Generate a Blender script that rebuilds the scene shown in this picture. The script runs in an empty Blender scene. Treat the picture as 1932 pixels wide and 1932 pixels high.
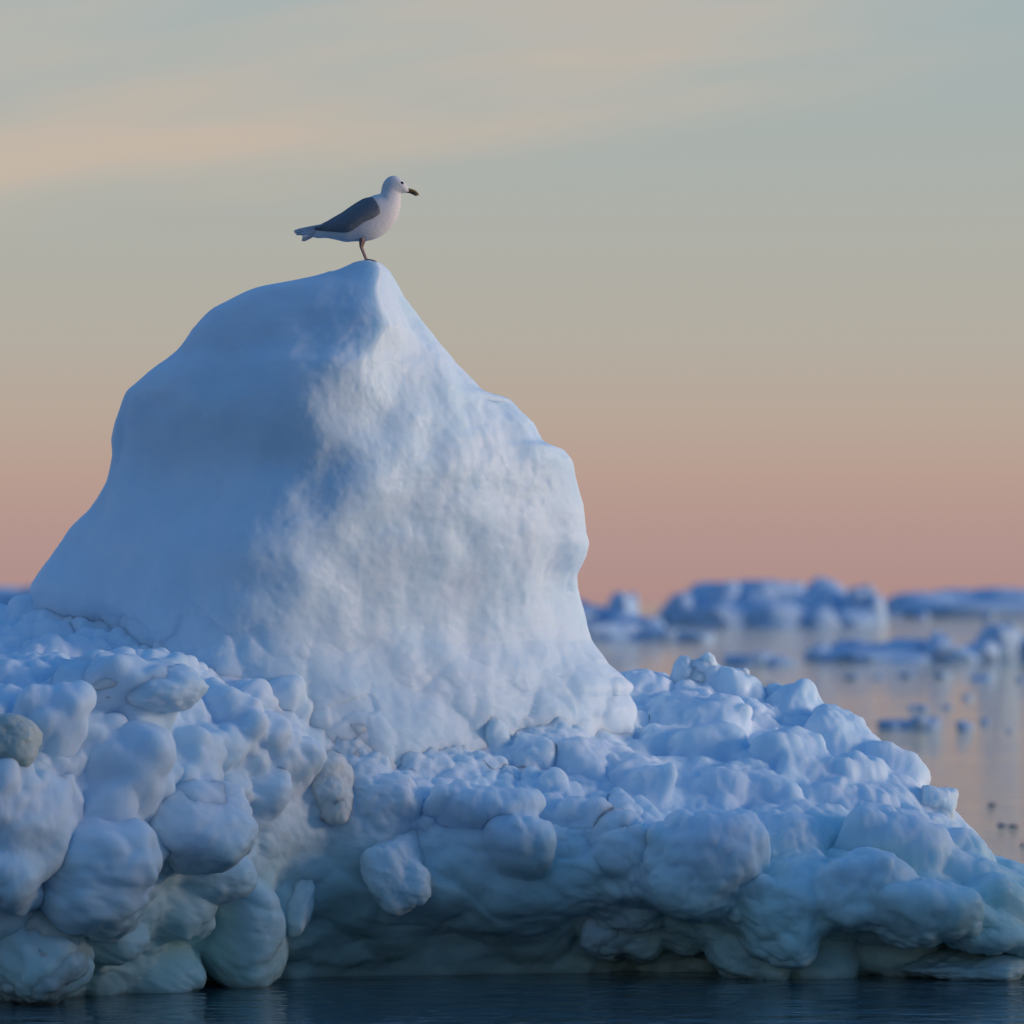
import bpy, bmesh, math, random
import numpy as np
from mathutils import Vector, Matrix
from mathutils.bvhtree import BVHTree

random.seed(7); RNG = np.random.default_rng(7)
S = bpy.context.scene
COL = S.collection

# ------------------------------------------------------------------ camera
FPX = 9660.0            # focal length in 1932-px picture units
CAMY, CAMH = -25.0, 1.85
PITCH = math.atan((1135 - 966) / FPX)
cam_d = bpy.data.cameras.new("camera"); cam = bpy.data.objects.new("camera", cam_d); COL.objects.link(cam)
cam.location = (0, CAMY, CAMH); cam.rotation_euler = (math.pi / 2 + PITCH, 0, 0)
cam_d.sensor_width = 36; cam_d.lens = 180; cam_d.clip_end = 30000; cam_d.clip_start = 0.5
cam_d.dof.use_dof = True; cam_d.dof.focus_distance = 25.2; cam_d.dof.aperture_fstop = 2.5
S.camera = cam
S.view_settings.view_transform = 'Standard'; S.view_settings.look = 'None'
S.view_settings.exposure = 0.0; S.view_settings.gamma = 1.0
S.render.engine = 'CYCLES'
S.cycles.use_denoising = True
S.cycles.max_bounces = 8; S.cycles.diffuse_bounces = 4; S.cycles.caustics_reflective = False

def lin(c):
    return tuple(((v / 255) / 12.92 if v / 255 <= 0.04045 else ((v / 255 + 0.055) / 1.055) ** 2.4) for v in c) + (1.0,)

# ------------------------------------------------------------------ sun and sky
SUN_AZ_FRONT = 7.0       # degrees from +X towards the camera side
SUN_EL = 7.0
_a, _e = math.radians(SUN_AZ_FRONT), math.radians(SUN_EL)
SUN = Vector((math.cos(_a) * math.cos(_e), -math.sin(_a) * math.cos(_e), math.sin(_e)))
sd = bpy.data.lights.new("sun", 'SUN'); sun = bpy.data.objects.new("sun", sd); COL.objects.link(sun)
sd.energy = 2.4; sd.angle = math.radians(14.0); sd.color = (1.0, 0.77, 0.62)
sun.rotation_euler = SUN.to_track_quat('Z', 'Y').to_euler()

W = bpy.data.worlds.new("World"); S.world = W; W.use_nodes = True
nt = W.node_tree; nt.nodes.clear()
def N(t, **kw):
    n = nt.nodes.new(t)
    for k, v in kw.items(): setattr(n, k, v)
    return n
def L(a, b): nt.links.new(a, b)
def M(op, a, b=None, c=None, clamp=False):
    n = N('ShaderNodeMath', operation=op); n.use_clamp = clamp
    for i, v in enumerate((a, b, c)):
        if v is None: continue
        if isinstance(v, (int, float)): n.inputs[i].default_value = v
        else: L(v, n.inputs[i])
    return n.outputs[0]
def ramp(fac, stops, interp='LINEAR'):
    r = N('ShaderNodeValToRGB'); L(fac, r.inputs[0]); cr = r.color_ramp; cr.interpolation = interp
    while len(cr.elements) < len(stops): cr.elements.new(0.5)
    for e, (p, c) in zip(cr.elements, stops): e.position = p; e.color = c
    return r.outputs[0]
def mixc(f, a, b, mode='MIX'):
    m = N('ShaderNodeMix', data_type='RGBA', blend_type=mode)
    for s_, v in ((m.inputs[0], f), (m.inputs[6], a), (m.inputs[7], b)):
        if isinstance(v, (int, float, tuple)): s_.default_value = v
        else: L(v, s_)
    return m.outputs[2]
tc = N('ShaderNodeTexCoord'); sep = N('ShaderNodeSeparateXYZ'); L(tc.outputs['Generated'], sep.inputs[0])
X, Y, Z = sep.outputs
el = M('MAXIMUM', Z, 0.0)
az = M('ARCTAN2', X, Y)
fac = M('SQRT', el)
base = ramp(fac, [
    (0.0, lin((174, 139, 138))), (0.118, lin((180, 149, 144))), (0.156, lin((184, 156, 146))),
    (0.186, lin((183, 165, 153))), (0.224, lin((178, 171, 161))), (0.266, lin((174, 175, 168))),
    (0.303, lin((168, 176, 174))), (0.343, lin((158, 177, 181))), (0.39, lin((112, 154, 186))),
    (0.46, lin((74, 132, 187))), (0.64, lin((56, 121, 183))), (1.0, lin((46, 112, 177)))])
# thin high cloud streaks, warm on their lower edge, sloping up to the right
saz = M('SINE', az)
w = M('SUBTRACT', el, M('MULTIPLY_ADD', saz, 0.15, 0.0940))
comb = N('ShaderNodeCombineXYZ'); L(M('MULTIPLY', saz, 9.0), comb.inputs[0]); L(M('MULTIPLY', w, 75.0), comb.inputs[1])
n1 = N('ShaderNodeTexNoise'); n1.inputs['Scale'].default_value = 1.0; n1.inputs['Detail'].default_value = 4; n1.inputs['Roughness'].default_value = 0.5
L(comb.outputs[0], n1.inputs['Vector'])
comb2 = N('ShaderNodeCombineXYZ'); L(M('MULTIPLY', saz, 22.0), comb2.inputs[0]); L(M('MULTIPLY', el, 160.0), comb2.inputs[1]); comb2.inputs[2].default_value = 3.7
n2 = N('ShaderNodeTexNoise'); n2.inputs['Scale'].default_value = 1.0; n2.inputs['Detail'].default_value = 5
L(comb2.outputs[0], n2.inputs['Vector'])
wj = M('ADD', w, M('MULTIPLY_ADD', n2.outputs[0], 0.010, -0.005))
g = lambda v: (v, v, v, 1)
band = ramp(M('MULTIPLY_ADD', wj, 12.0, 0.2), [(0.06, g(0)), (0.27, g(0.70)), (0.32, g(0.6)), (0.45, g(0.5)), (0.7, g(0.3)), (1.0, g(0.12))], 'EASE')
mrc = N('ShaderNodeMapRange', interpolation_type='SMOOTHSTEP'); L(saz, mrc.inputs[0])
for _i, _v in ((1, 0.02), (2, 0.11), (3, 1.0), (4, 0.15)): mrc.inputs[_i].default_value = _v
dens = M('MULTIPLY', M('MULTIPLY', band, mrc.outputs[0]), M('MULTIPLY_ADD', n1.outputs[0], 3.0, -0.75, clamp=True))
sky_c = mixc(dens, base, lin((207, 184, 165)))
# glow of the set sun low on the sun's side, and the scattered sky
sunh = Vector((SUN.x, SUN.y, 0)).normalized()
dp = M('ADD', M('MULTIPLY', X, sunh.x), M('MULTIPLY', Y, sunh.y))
glow = M('MULTIPLY', M('POWER', M('MAXIMUM', dp, 0.0), 3.0), M('POWER', 2.718, M('MULTIPLY', el, -5.0)))
sky_c = mixc(1.0, sky_c, mixc(1.0, (0.36, 0.23, 0.16, 1), glow, 'MULTIPLY'), 'ADD')
ns = N('ShaderNodeTexSky', sky_type='NISHITA'); ns.sun_disc = False
ns.sun_elevation = math.radians(4); ns.sun_rotation = math.atan2(SUN.x, SUN.y)
bg1 = N('ShaderNodeBackground'); L(sky_c, bg1.inputs[0]); bg1.inputs[1].default_value = 0.97
bg2 = N('ShaderNodeBackground'); L(ns.outputs[0], bg2.inputs[0]); bg2.inputs[1].default_value = 0.01
ad = N('ShaderNodeAddShader'); L(bg1.outputs[0], ad.inputs[0]); L(bg2.outputs[0], ad.inputs[1])
wo = N('ShaderNodeOutputWorld'); L(ad.outputs[0], wo.inputs[0])

# ------------------------------------------------------------------ helpers
def P(px, py, y):
    """picture point (1932 units) at world depth y -> world xyz"""
    u = (px - 966) / FPX; v = (966 - py) / FPX
    ca, sa = math.cos(PITCH), math.sin(PITCH)
    d = Vector((u, ca - v * sa, sa + v * ca))
    t = (y - CAMY) / d.y
    return Vector((0, CAMY, CAMH)) + d * t
def ray(px, py):
    return Vector((0, CAMY, CAMH)), (P(px, py, 0) - Vector((0, CAMY, CAMH))).normalized()
def waterd(py):          # world y where the row meets the water
    return CAMY + CAMH * FPX / (py - 1135)

def link(name, me, parent=None, mat=None):
    o = bpy.data.objects.new(name, me); COL.objects.link(o)
    if parent: o.parent = parent
    if mat is not None and me is not None and not me.materials: me.materials.append(mat)
    return o
def tag(o, label=None, cat=None, group=None, kind=None):
    for k, v in (('label', label), ('category', cat), ('group', group), ('kind', kind)):
        if v: o[k] = v
    return o
def mesh_np(name, V, F, smooth=True):
    me = bpy.data.meshes.new(name)
    V = np.asarray(V, dtype=np.float32); F = np.asarray(F, dtype=np.int32); k = F.shape[1]
    me.vertices.add(len(V)); me.vertices.foreach_set('co', V.ravel())
    me.loops.add(F.size); me.loops.foreach_set('vertex_index', F.ravel())
    me.polygons.add(len(F)); me.polygons.foreach_set('loop_start', np.arange(len(F), dtype=np.int32) * k)
    me.polygons.foreach_set('use_smooth', np.full(len(F), smooth))
    me.update(calc_edges=True); me.validate()
    return me

# numpy noise
def _h(ix, iy, iz, s):
    n = (ix.astype(np.int64) * 374761393 + iy.astype(np.int64) * 668265263 + iz.astype(np.int64) * 2147483647 + s * 1274126177) & 0xFFFFFFFF
    n = ((n ^ (n >> 13)) * 1274126177) & 0xFFFFFFFF
    n = ((n ^ (n >> 16)) * 2246822519) & 0xFFFFFFFF
    return ((n ^ (n >> 15)) & 0xFFFFFF) / float(0x1000000)
def vnoise(p, s=0):
    i = np.floor(p).astype(np.int64); f = p - i; f = f * f * f * (f * (f * 6 - 15) + 10)
    r = 0
    for dx in (0, 1):
        for dy in (0, 1):
            for dz in (0, 1):
                wgt = (f[:, 0] if dx else 1 - f[:, 0]) * (f[:, 1] if dy else 1 - f[:, 1]) * (f[:, 2] if dz else 1 - f[:, 2])
                r = r + wgt * _h(i[:, 0] + dx, i[:, 1] + dy, i[:, 2] + dz, s)
    return r * 2 - 1
def fbm(p, o=4, s=0, gain=0.5):
    r = 0; a = 1.0
    for k in range(o):
        r = r + a * vnoise(p * (2.03 ** k) + 17.3 * k, s + k); a *= gain
    return r
def voro(p, s=0):
    i = np.floor(p).astype(np.int64); best = np.full(len(p), 9.0); idv = np.zeros(len(p))
    for dx in (-1, 0, 1):
        for dy in (-1, 0, 1):
            for dz in (-1, 0, 1):
                cx, cy, cz = i[:, 0] + dx, i[:, 1] + dy, i[:, 2] + dz
                q = np.stack([cx + _h(cx, cy, cz, s), cy + _h(cx, cy, cz, s + 11), cz + _h(cx, cy, cz, s + 23)], 1)
                d = ((p - q) ** 2).sum(1); m = d < best
                best = np.where(m, d, best); idv = np.where(m, _h(cx, cy, cz, s + 31), idv)
    return np.sqrt(best), idv
def cobble(p, size, s=0, warp=0.25):
    """height of a surface packed with rounded lumps of about `size`, 0..1"""
    q = p / size
    q = q + warp * np.stack([vnoise(q * 1.3 + 5, s + 1), vnoise(q * 1.3 + 9, s + 2), vnoise(q * 1.3 + 13, s + 3)], 1)
    f, idv = voro(q, s)
    return np.sqrt(np.maximum(0.0, 1.0 - (f / 0.95) ** 2)) * (0.45 + 0.55 * idv)
def grid_normals(V, nu, nv, wrap=False):
    G = V.reshape(nu, nv, 3)
    du = np.gradient(G, axis=0)
    if wrap: dv = (np.roll(G, -1, 1) - np.roll(G, 1, 1)) / 2
    else: dv = np.gradient(G, axis=1)
    n = np.cross(du, dv); n /= np.maximum(1e-9, np.linalg.norm(n, axis=2, keepdims=True))
    return n.reshape(-1, 3)
def grid_faces(nu, nv, wrap=False):
    i = np.arange(nu - 1)[:, None]; j = np.arange(nv if wrap else nv - 1)[None, :]
    j2 = (j + 1) % nv
    return np.stack([i * nv + j, i * nv + j2, (i + 1) * nv + j2, (i + 1) * nv + j], -1).reshape(-1, 4)
def catmull(pts, t):
    """pts (n,k) ; t in 0..n-1 ; open Catmull-Rom"""
    pts = np.asarray(pts, float); n = len(pts)
    i = np.clip(np.floor(t).astype(int), 0, n - 2); f = (t - i)[:, None]
    g_ = lambda k: pts[np.clip(k, 0, n - 1)]
    p0, p1, p2, p3 = g_(i - 1), g_(i), g_(i + 1), g_(i + 2)
    return 0.5 * (2 * p1 + (p2 - p0) * f + (2 * p0 - 5 * p1 + 4 * p2 - p3) * f ** 2 + (3 * p1 - p0 - 3 * p2 + p3) * f ** 3)
def sstep(a, b, x):
    t = np.clip((x - a) / (b - a), 0, 1); return t * t * (3 - 2 * t)

# ------------------------------------------------------------------ materials
def newmat(name):
    m = bpy.data.materials.new(name); m.use_nodes = True
    global nt
    nt = m.node_tree
    return m, nt.nodes['Principled BSDF']
def ice_mat(name, cA, cB, cWet, sss=0.7, rad=(0.16, 0.20, 0.24), bump=1.0, wet=(0.05, 0.95), rough=0.5, noise_scale=1.6):
    m, b = newmat(name)
    geo = N('ShaderNodeNewGeometry'); pos = geo.outputs['Position']
    a = N('ShaderNodeTexNoise'); a.inputs['Scale'].default_value = noise_scale; a.inputs['Detail'].default_value = 6; a.inputs['Roughness'].default_value = 0.6; L(pos, a.inputs['Vector'])
    f1 = ramp(a.outputs[0], [(0.36, g(0)), (0.66, g(1))])
    col = mixc(f1, cA, cB)
    sp = N('ShaderNodeSeparateXYZ'); L(pos, sp.inputs[0])
    wn = N('ShaderNodeTexNoise'); wn.inputs['Scale'].default_value = 1.3; wn.inputs['Detail'].default_value = 5; L(pos, wn.inputs['Vector'])
    # clear, wave-washed ice up to a ragged line; weathered white ice above it
    zz = M('ADD', sp.outputs[2], M('MULTIPLY_ADD', wn.outputs[0], -1.3, 0.65))
    mr = N('ShaderNodeMapRange', interpolation_type='SMOOTHSTEP'); L(zz, mr.inputs[0]); mr.inputs[1].default_value = wet[0]; mr.inputs[2].default_value = wet[1]; mr.inputs[3].default_value = 1; mr.inputs[4].default_value = 0
    at = N('ShaderNodeAttribute', attribute_name='clear_ice')     # seam of clear blue ice
    wetf = M('MAXIMUM', mr.outputs[0], at.outputs['Fac'])
    col = mixc(mr.outputs[0], col, cWet)
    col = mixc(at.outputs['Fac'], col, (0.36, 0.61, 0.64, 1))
    L(col, b.inputs['Base Color'])
    fn = N('ShaderNodeTexNoise'); fn.inputs['Scale'].default_value = 34; fn.inputs['Detail'].default_value = 5; fn.inputs['Roughness'].default_value = 0.62; L(pos, fn.inputs['Vector'])
    mn = N('ShaderNodeTexNoise'); mn.inputs['Scale'].default_value = 9; mn.inputs['Detail'].default_value = 3; L(pos, mn.inputs['Vector'])
    rr = N('ShaderNodeMapRange'); L(fn.outputs[0], rr.inputs[0]); rr.inputs[1].default_value = 0.3; rr.inputs[2].default_value = 0.7; rr.inputs[3].default_value = rough - 0.15; rr.inputs[4].default_value = rough + 0.15
    L(M('SUBTRACT', rr.outputs[0], M('MULTIPLY', wetf, 0.18)), b.inputs['Roughness'])
    bp = N('ShaderNodeBump'); bp.inputs['Strength'].default_value = 0.55 * bump; bp.inputs['Distance'].default_value = 0.02
    hgt = M('ADD', M('MULTIPLY', fn.outputs[0], M('MULTIPLY_ADD', wetf, -0.35, 0.6)), mn.outputs[0])
    L(hgt, bp.inputs['Height']); L(bp.outputs[0], b.inputs['Normal'])
    b.inputs['Subsurface Weight'].default_value = sss
    b.inputs['Subsurface Radius'].default_value = rad; b.inputs['Subsurface Scale'].default_value = 0.6
    b.inputs['IOR'].default_value = 1.31; b.inputs['Specular IOR Level'].default_value = 0.45
    return m
WET = (0.46, 0.72, 0.71, 1)
ICE = ice_mat('weathered_ice', (0.54, 0.75, 0.90, 1), (0.70, 0.82, 0.92, 1), WET, bump=0.45)
ICE_PEAK = ice_mat('peak_ice', (0.58, 0.77, 0.89, 1), (0.69, 0.82, 0.91, 1), WET, noise_scale=2.2, bump=0.28)
ICE_DIRTY = ice_mat('silty_ice', (0.36, 0.46, 0.44, 1), (0.52, 0.58, 0.54, 1), (0.26, 0.40, 0.42, 1), noise_scale=3, bump=0.5)
ICE_OCHRE = ice_mat('ochre_tinted_ice', (0.62, 0.74, 0.80, 1), (0.70, 0.68, 0.60, 1), (0.30, 0.48, 0.50, 1), noise_scale=4, bump=0.5)
ICE_CLEAR = ice_mat('clear_wave_washed_ice', (0.56, 0.74, 0.80, 1), (0.66, 0.79, 0.83, 1), (0.36, 0.56, 0.58, 1), wet=(-0.2, 0.9), bump=0.4)
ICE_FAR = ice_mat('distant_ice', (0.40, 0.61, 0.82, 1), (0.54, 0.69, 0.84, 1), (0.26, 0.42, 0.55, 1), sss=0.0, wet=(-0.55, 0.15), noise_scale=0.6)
ICE_FLOAT = ice_mat('floating_clear_ice', (0.40, 0.50, 0.58, 1), (0.55, 0.63, 0.70, 1), (0.30, 0.38, 0.43, 1), sss=0.0, noise_scale=2)

wm, b = newmat('sea_water')
b.inputs['Base Color'].default_value = (0.028, 0.085, 0.105, 1); b.inputs['Roughness'].default_value = 0.04; b.inputs['IOR'].default_value = 1.333
geo = N('ShaderNodeNewGeometry')
def wnoise(sx, sy, det, rot):
    mp = N('ShaderNodeMapping'); mp.inputs['Scale'].default_value = (sx, sy, 1); mp.inputs['Rotation'].default_value = (0, 0, rot); L(geo.outputs['Position'], mp.inputs[0])
    t = N('ShaderNodeTexNoise'); t.inputs['Scale'].default_value = 1; t.inputs['Detail'].default_value = det; L(mp.outputs[0], t.inputs['Vector']); return t.outputs[0]
h1 = wnoise(1.1, 2.4, 3, 0.12); h2 = wnoise(5.0, 11.0, 2, -0.1); h3 = wnoise(0.05, 0.12, 2, 0.05)
hh = M('ADD', M('MULTIPLY', h1, 0.10), M('MULTIPLY', M('MULTIPLY', h2, 0.036), M('MULTIPLY_ADD', h3, 1.6, 0.0)))
bp = N('ShaderNodeBump'); bp.inputs['Strength'].default_value = 1.0; bp.inputs['Distance'].default_value = 0.30; L(hh, bp.inputs['Height']); L(bp.outputs[0], b.inputs['Normal'])

# ------------------------------------------------------------------ sea
def sea_body(xs, ys, z, zb):
    nx, ny = len(xs), len(ys)
    V = [(x, y, z) for y in ys for x in xs]
    F = [(j * nx + i, j * nx + i + 1, (j + 1) * nx + i + 1, (j + 1) * nx + i) for j in range(ny - 1) for i in range(nx - 1)]
    b0 = len(V); V += [(xs[0], ys[0], zb), (xs[-1], ys[0], zb), (xs[-1], ys[-1], zb), (xs[0], ys[-1], zb)]
    F.append((b0 + 3, b0 + 2, b0 + 1, b0))
    rim = [list(range(nx)), [k * nx + nx - 1 for k in range(ny)], list(range((ny - 1) * nx + nx - 1, (ny - 1) * nx - 1, -1)), [k * nx for k in range(ny - 1, -1, -1)]]
    for k, r in enumerate(rim): F.append(tuple(reversed(r)) + (b0 + k, b0 + (k + 1) % 4))
    m_ = bpy.data.meshes.new('sea_water'); m_.from_pydata(V, [], F); return m_
sea = link('sea_water', sea_body([-9000, -600, -60, 0, 60, 600, 9000], [-9000, -300, -30, 0, 30, 300, 1500, 14000], 0.0, -60.0), None, wm)
tag(sea, 'calm dark rippled sea water around the icebergs', 'water', kind='structure')

# ------------------------------------------------------------------ the iceberg
berg = link('iceberg', None)
tag(berg, 'large pale blue iceberg with a tall jagged peak above a lumpy rubble base', 'iceberg')

# rubble base: profiles per picture column (bulge, lip, crest each as row, depth)
#        px    yw    bulge(row,y)   lip(row,y)    slope(row,y)   crest(row,y)  back depth
cols = [(-900, 0.6, (1760, 0.5), (1700, 0.7), (1650, 0.9), (1620, 1.1), 0.6),
        (-600, -0.9, (1700, -1.2), (1480, -1.2), (1300, -0.4), (1180, 1.0), 1.8),
        (-200, -1.4, (1690, -1.75), (1370, -1.6), (1236, -0.5), (1136, 1.3), 2.0),
        (0,   -1.35, (1640, -1.7), (1345, -1.5), (1230, -0.4), (1131, 1.3), 2.0),
        (150, -1.2, (1640, -1.55), (1315, -1.3), (1235, -0.4), (1128, 1.2), 2.0),
        (330, -0.55, (1600, -1.0), (1310, -0.8), (1240, -0.2), (1150, 0.9), 2.2),
        (480, -0.30, (1580, -0.55), (1370, -0.45), (1290, 0.0), (1200, 0.9), 2.4),
        (600, 0.00, (1640, -0.24), (1440, -0.2), (1345, 0.1), (1260, 0.9), 2.4),
        (760, 0.08, (1640, -0.20), (1490, -0.1), (1390, 0.25), (1300, 1.0), 2.4),
        (940, 0.15, (1680, -0.16), (1515, 0.0), (1390, 0.5), (1300, 1.1), 2.4),
        (1080, 0.25, (1700, -0.06), (1560, 0.0), (1410, 0.6), (1310, 1.3), 2.3),
        (1190, 0.38, (1720, 0.12), (1580, 0.05), (1420, 0.7), (1290, 1.9), 2.2),
        (1300, 0.38, (1700, 0.00), (1600, 0.05), (1430, 0.9), (1285, 2.0), 2.0),
        (1440, 0.15, (1710, -0.05), (1600, 0.1), (1450, 0.9), (1315, 2.0), 1.8),
        (1560, 0.15, (1720, -0.05), (1620, 0.1), (1500, 0.8), (1350, 1.9), 1.6),
        (1660, 0.18, (1730, -0.1), (1650, 0.05), (1530, 0.7), (1402, 1.6), 1.4),
        (1760, 0.20, (1740, -0.12), (1670, 0.0), (1590, 0.5), (1510, 1.2), 1.2),
        (1860, 0.25, (1755, -0.10), (1700, 0.0), (1640, 0.4), (1598, 0.9), 1.0),
        (1940, 0.30, (1775, 0.0), (1735, 0.1), (1690, 0.3), (1664, 0.6), 0.7),
        (1985, 0.42, (1815, 0.3), (1805, 0.35), (1795, 0.42), (1790, 0.5), 0.3)]
prof = []
for (px, yw, bu, li, sl, cr, bk) in cols:
    pw = P(px, 1850, yw)
    rows = [(pw.x, yw + 0.50, -0.45), (pw.x, yw + 0.26, -0.06), (pw.x, yw + 0.10, 0.10)]
    rows += [tuple(P(px, r, y)) for r, y in (bu, li, sl, cr)]
    c = P(px, cr[0], cr[1])
    rows += [(c.x, c.y + bk * 0.5, c.z * 0.80), (c.x, c.y + bk * 0.95, c.z * 0.25), (c.x, c.y + bk, -0.1), (c.x, c.y + bk * 0.9, -0.45)]
    prof.append(rows)
prof = np.array(prof)                        # ncol, 11, 3
NU, NV = 860, 540
tu = np.linspace(0, len(cols) - 1, NU)
# spread columns evenly in x
xs = np.array([c[0] for c in cols], float)
tu = np.interp(np.linspace(xs[0], xs[-1], NU), xs, np.arange(len(xs)))
A = catmull(prof.reshape(len(cols), -1), tu).reshape(NU, 11, 3)
# more samples on the side that faces out
vk = np.array([0, .03, .08, .33, .46, .64, .84, .91, .95, .975, 1.0])
tv = np.interp(np.linspace(0, 1, NV), vk, np.arange(11))
B = catmull(A.transpose(1, 0, 2).reshape(11, -1), tv).reshape(NV, NU, 3).transpose(1, 0, 2).reshape(-1, 3)
def pix(V):
    d = V - np.array([0, CAMY, CAMH]); ca, sa = math.cos(PITCH), math.sin(PITCH)
    w_ = d[:, 1] * ca + d[:, 2] * sa; up = -d[:, 1] * sa + d[:, 2] * ca
    return 966 + FPX * d[:, 0] / w_, 966 - FPX * up / w_
nrm = -grid_normals(B, NU, NV)
if nrm.reshape(NU, NV, 3)[NU // 2, int(NV * .3)][1] > 0: nrm = -nrm
pxx, pyy = pix(B)
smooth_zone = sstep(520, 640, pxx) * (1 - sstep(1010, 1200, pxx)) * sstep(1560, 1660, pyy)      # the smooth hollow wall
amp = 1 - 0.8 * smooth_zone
big = cobble(B * np.array([1, 1, 1.15]), 0.46, 3) * 0.22 * (0.55 + 0.45 * sstep(-0.2, 0.6, B[:, 2])) * (1 - 0.7 * (1 - sstep(350, 500, pxx)) * sstep(-0.5, 0.0, B[:, 1]))
disp = amp * (big - 0.09) + 0.05 * fbm(B * 1.7, 4, 40) - 0.06
lob = cobble(B * np.array([1, 1, 0.6]), 0.34, 21, 0.35) * 0.22 - 0.10
low = (1 - sstep(0.35, 0.75, B[:, 2])) * (1 - 0.6 * smooth_zone)
disp += low * lob
disp *= sstep(-0.45, -0.1, B[:, 2]) * 0.9 + 0.1
B2 = B + nrm * disp[:, None]
# rounded polyhedral lumps
FIELD = {}
def ico(sub):
    bm = bmesh.new(); bmesh.ops.create_icosphere(bm, subdivisions=sub, radius=1.0)
    bm.verts.ensure_lookup_table()
    V = np.array([v.co[:] for v in bm.verts]); F = np.array([[v.index for v in f.verts] for f in bm.faces]); bm.free(); return V, F
ICO = {k: ico(k) for k in (3, 4, 5, 6)}
def lump_shape(seed, sub, planes=11, p=7.0, rough=0.05, fine=0.012, lo=0.70, hi=1.05):
    r = np.random.default_rng(seed); D, F = ICO[sub]
    nn = r.normal(size=(planes, 3)); nn /= np.linalg.norm(nn, axis=1, keepdims=True)
    nn = np.vstack([nn, np.eye(3), -np.eye(3)])
    dd = np.concatenate([r.uniform(lo, hi, planes), r.uniform(0.92, 1.05, 6)])
    s_ = np.maximum(0, D @ nn.T) / dd
    R = 1.0 / ((s_ ** p).sum(1)) ** (1 / p)
    V = D * R[:, None]
    FIELD[seed] = (nn, dd, p, np.abs(V).max(0))
    V = V * (1 + rough * fbm(V * 1.7 + seed, 3, seed)[:, None] + fine * fbm(V * 7 + seed, 2, seed + 5)[:, None])
    V = V / np.abs(V).max(0)
    return V, F
SHAPES = {}; 
def lump_mesh(k, sub):
    if (k, sub) not in SHAPES:
        pp = (3.6, 4.5, 5.5, 7)[k % 4]
        V, F = lump_shape(100 + k, sub, planes=8 + (k * 3) % 9, p=pp, rough=0.07)
        SHAPES[(k, sub)] = (V, F)
    return SHAPES[(k, sub)]
D_, O_, C_ = ICE_DIRTY, ICE_OCHRE, ICE_CLEAR
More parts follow.
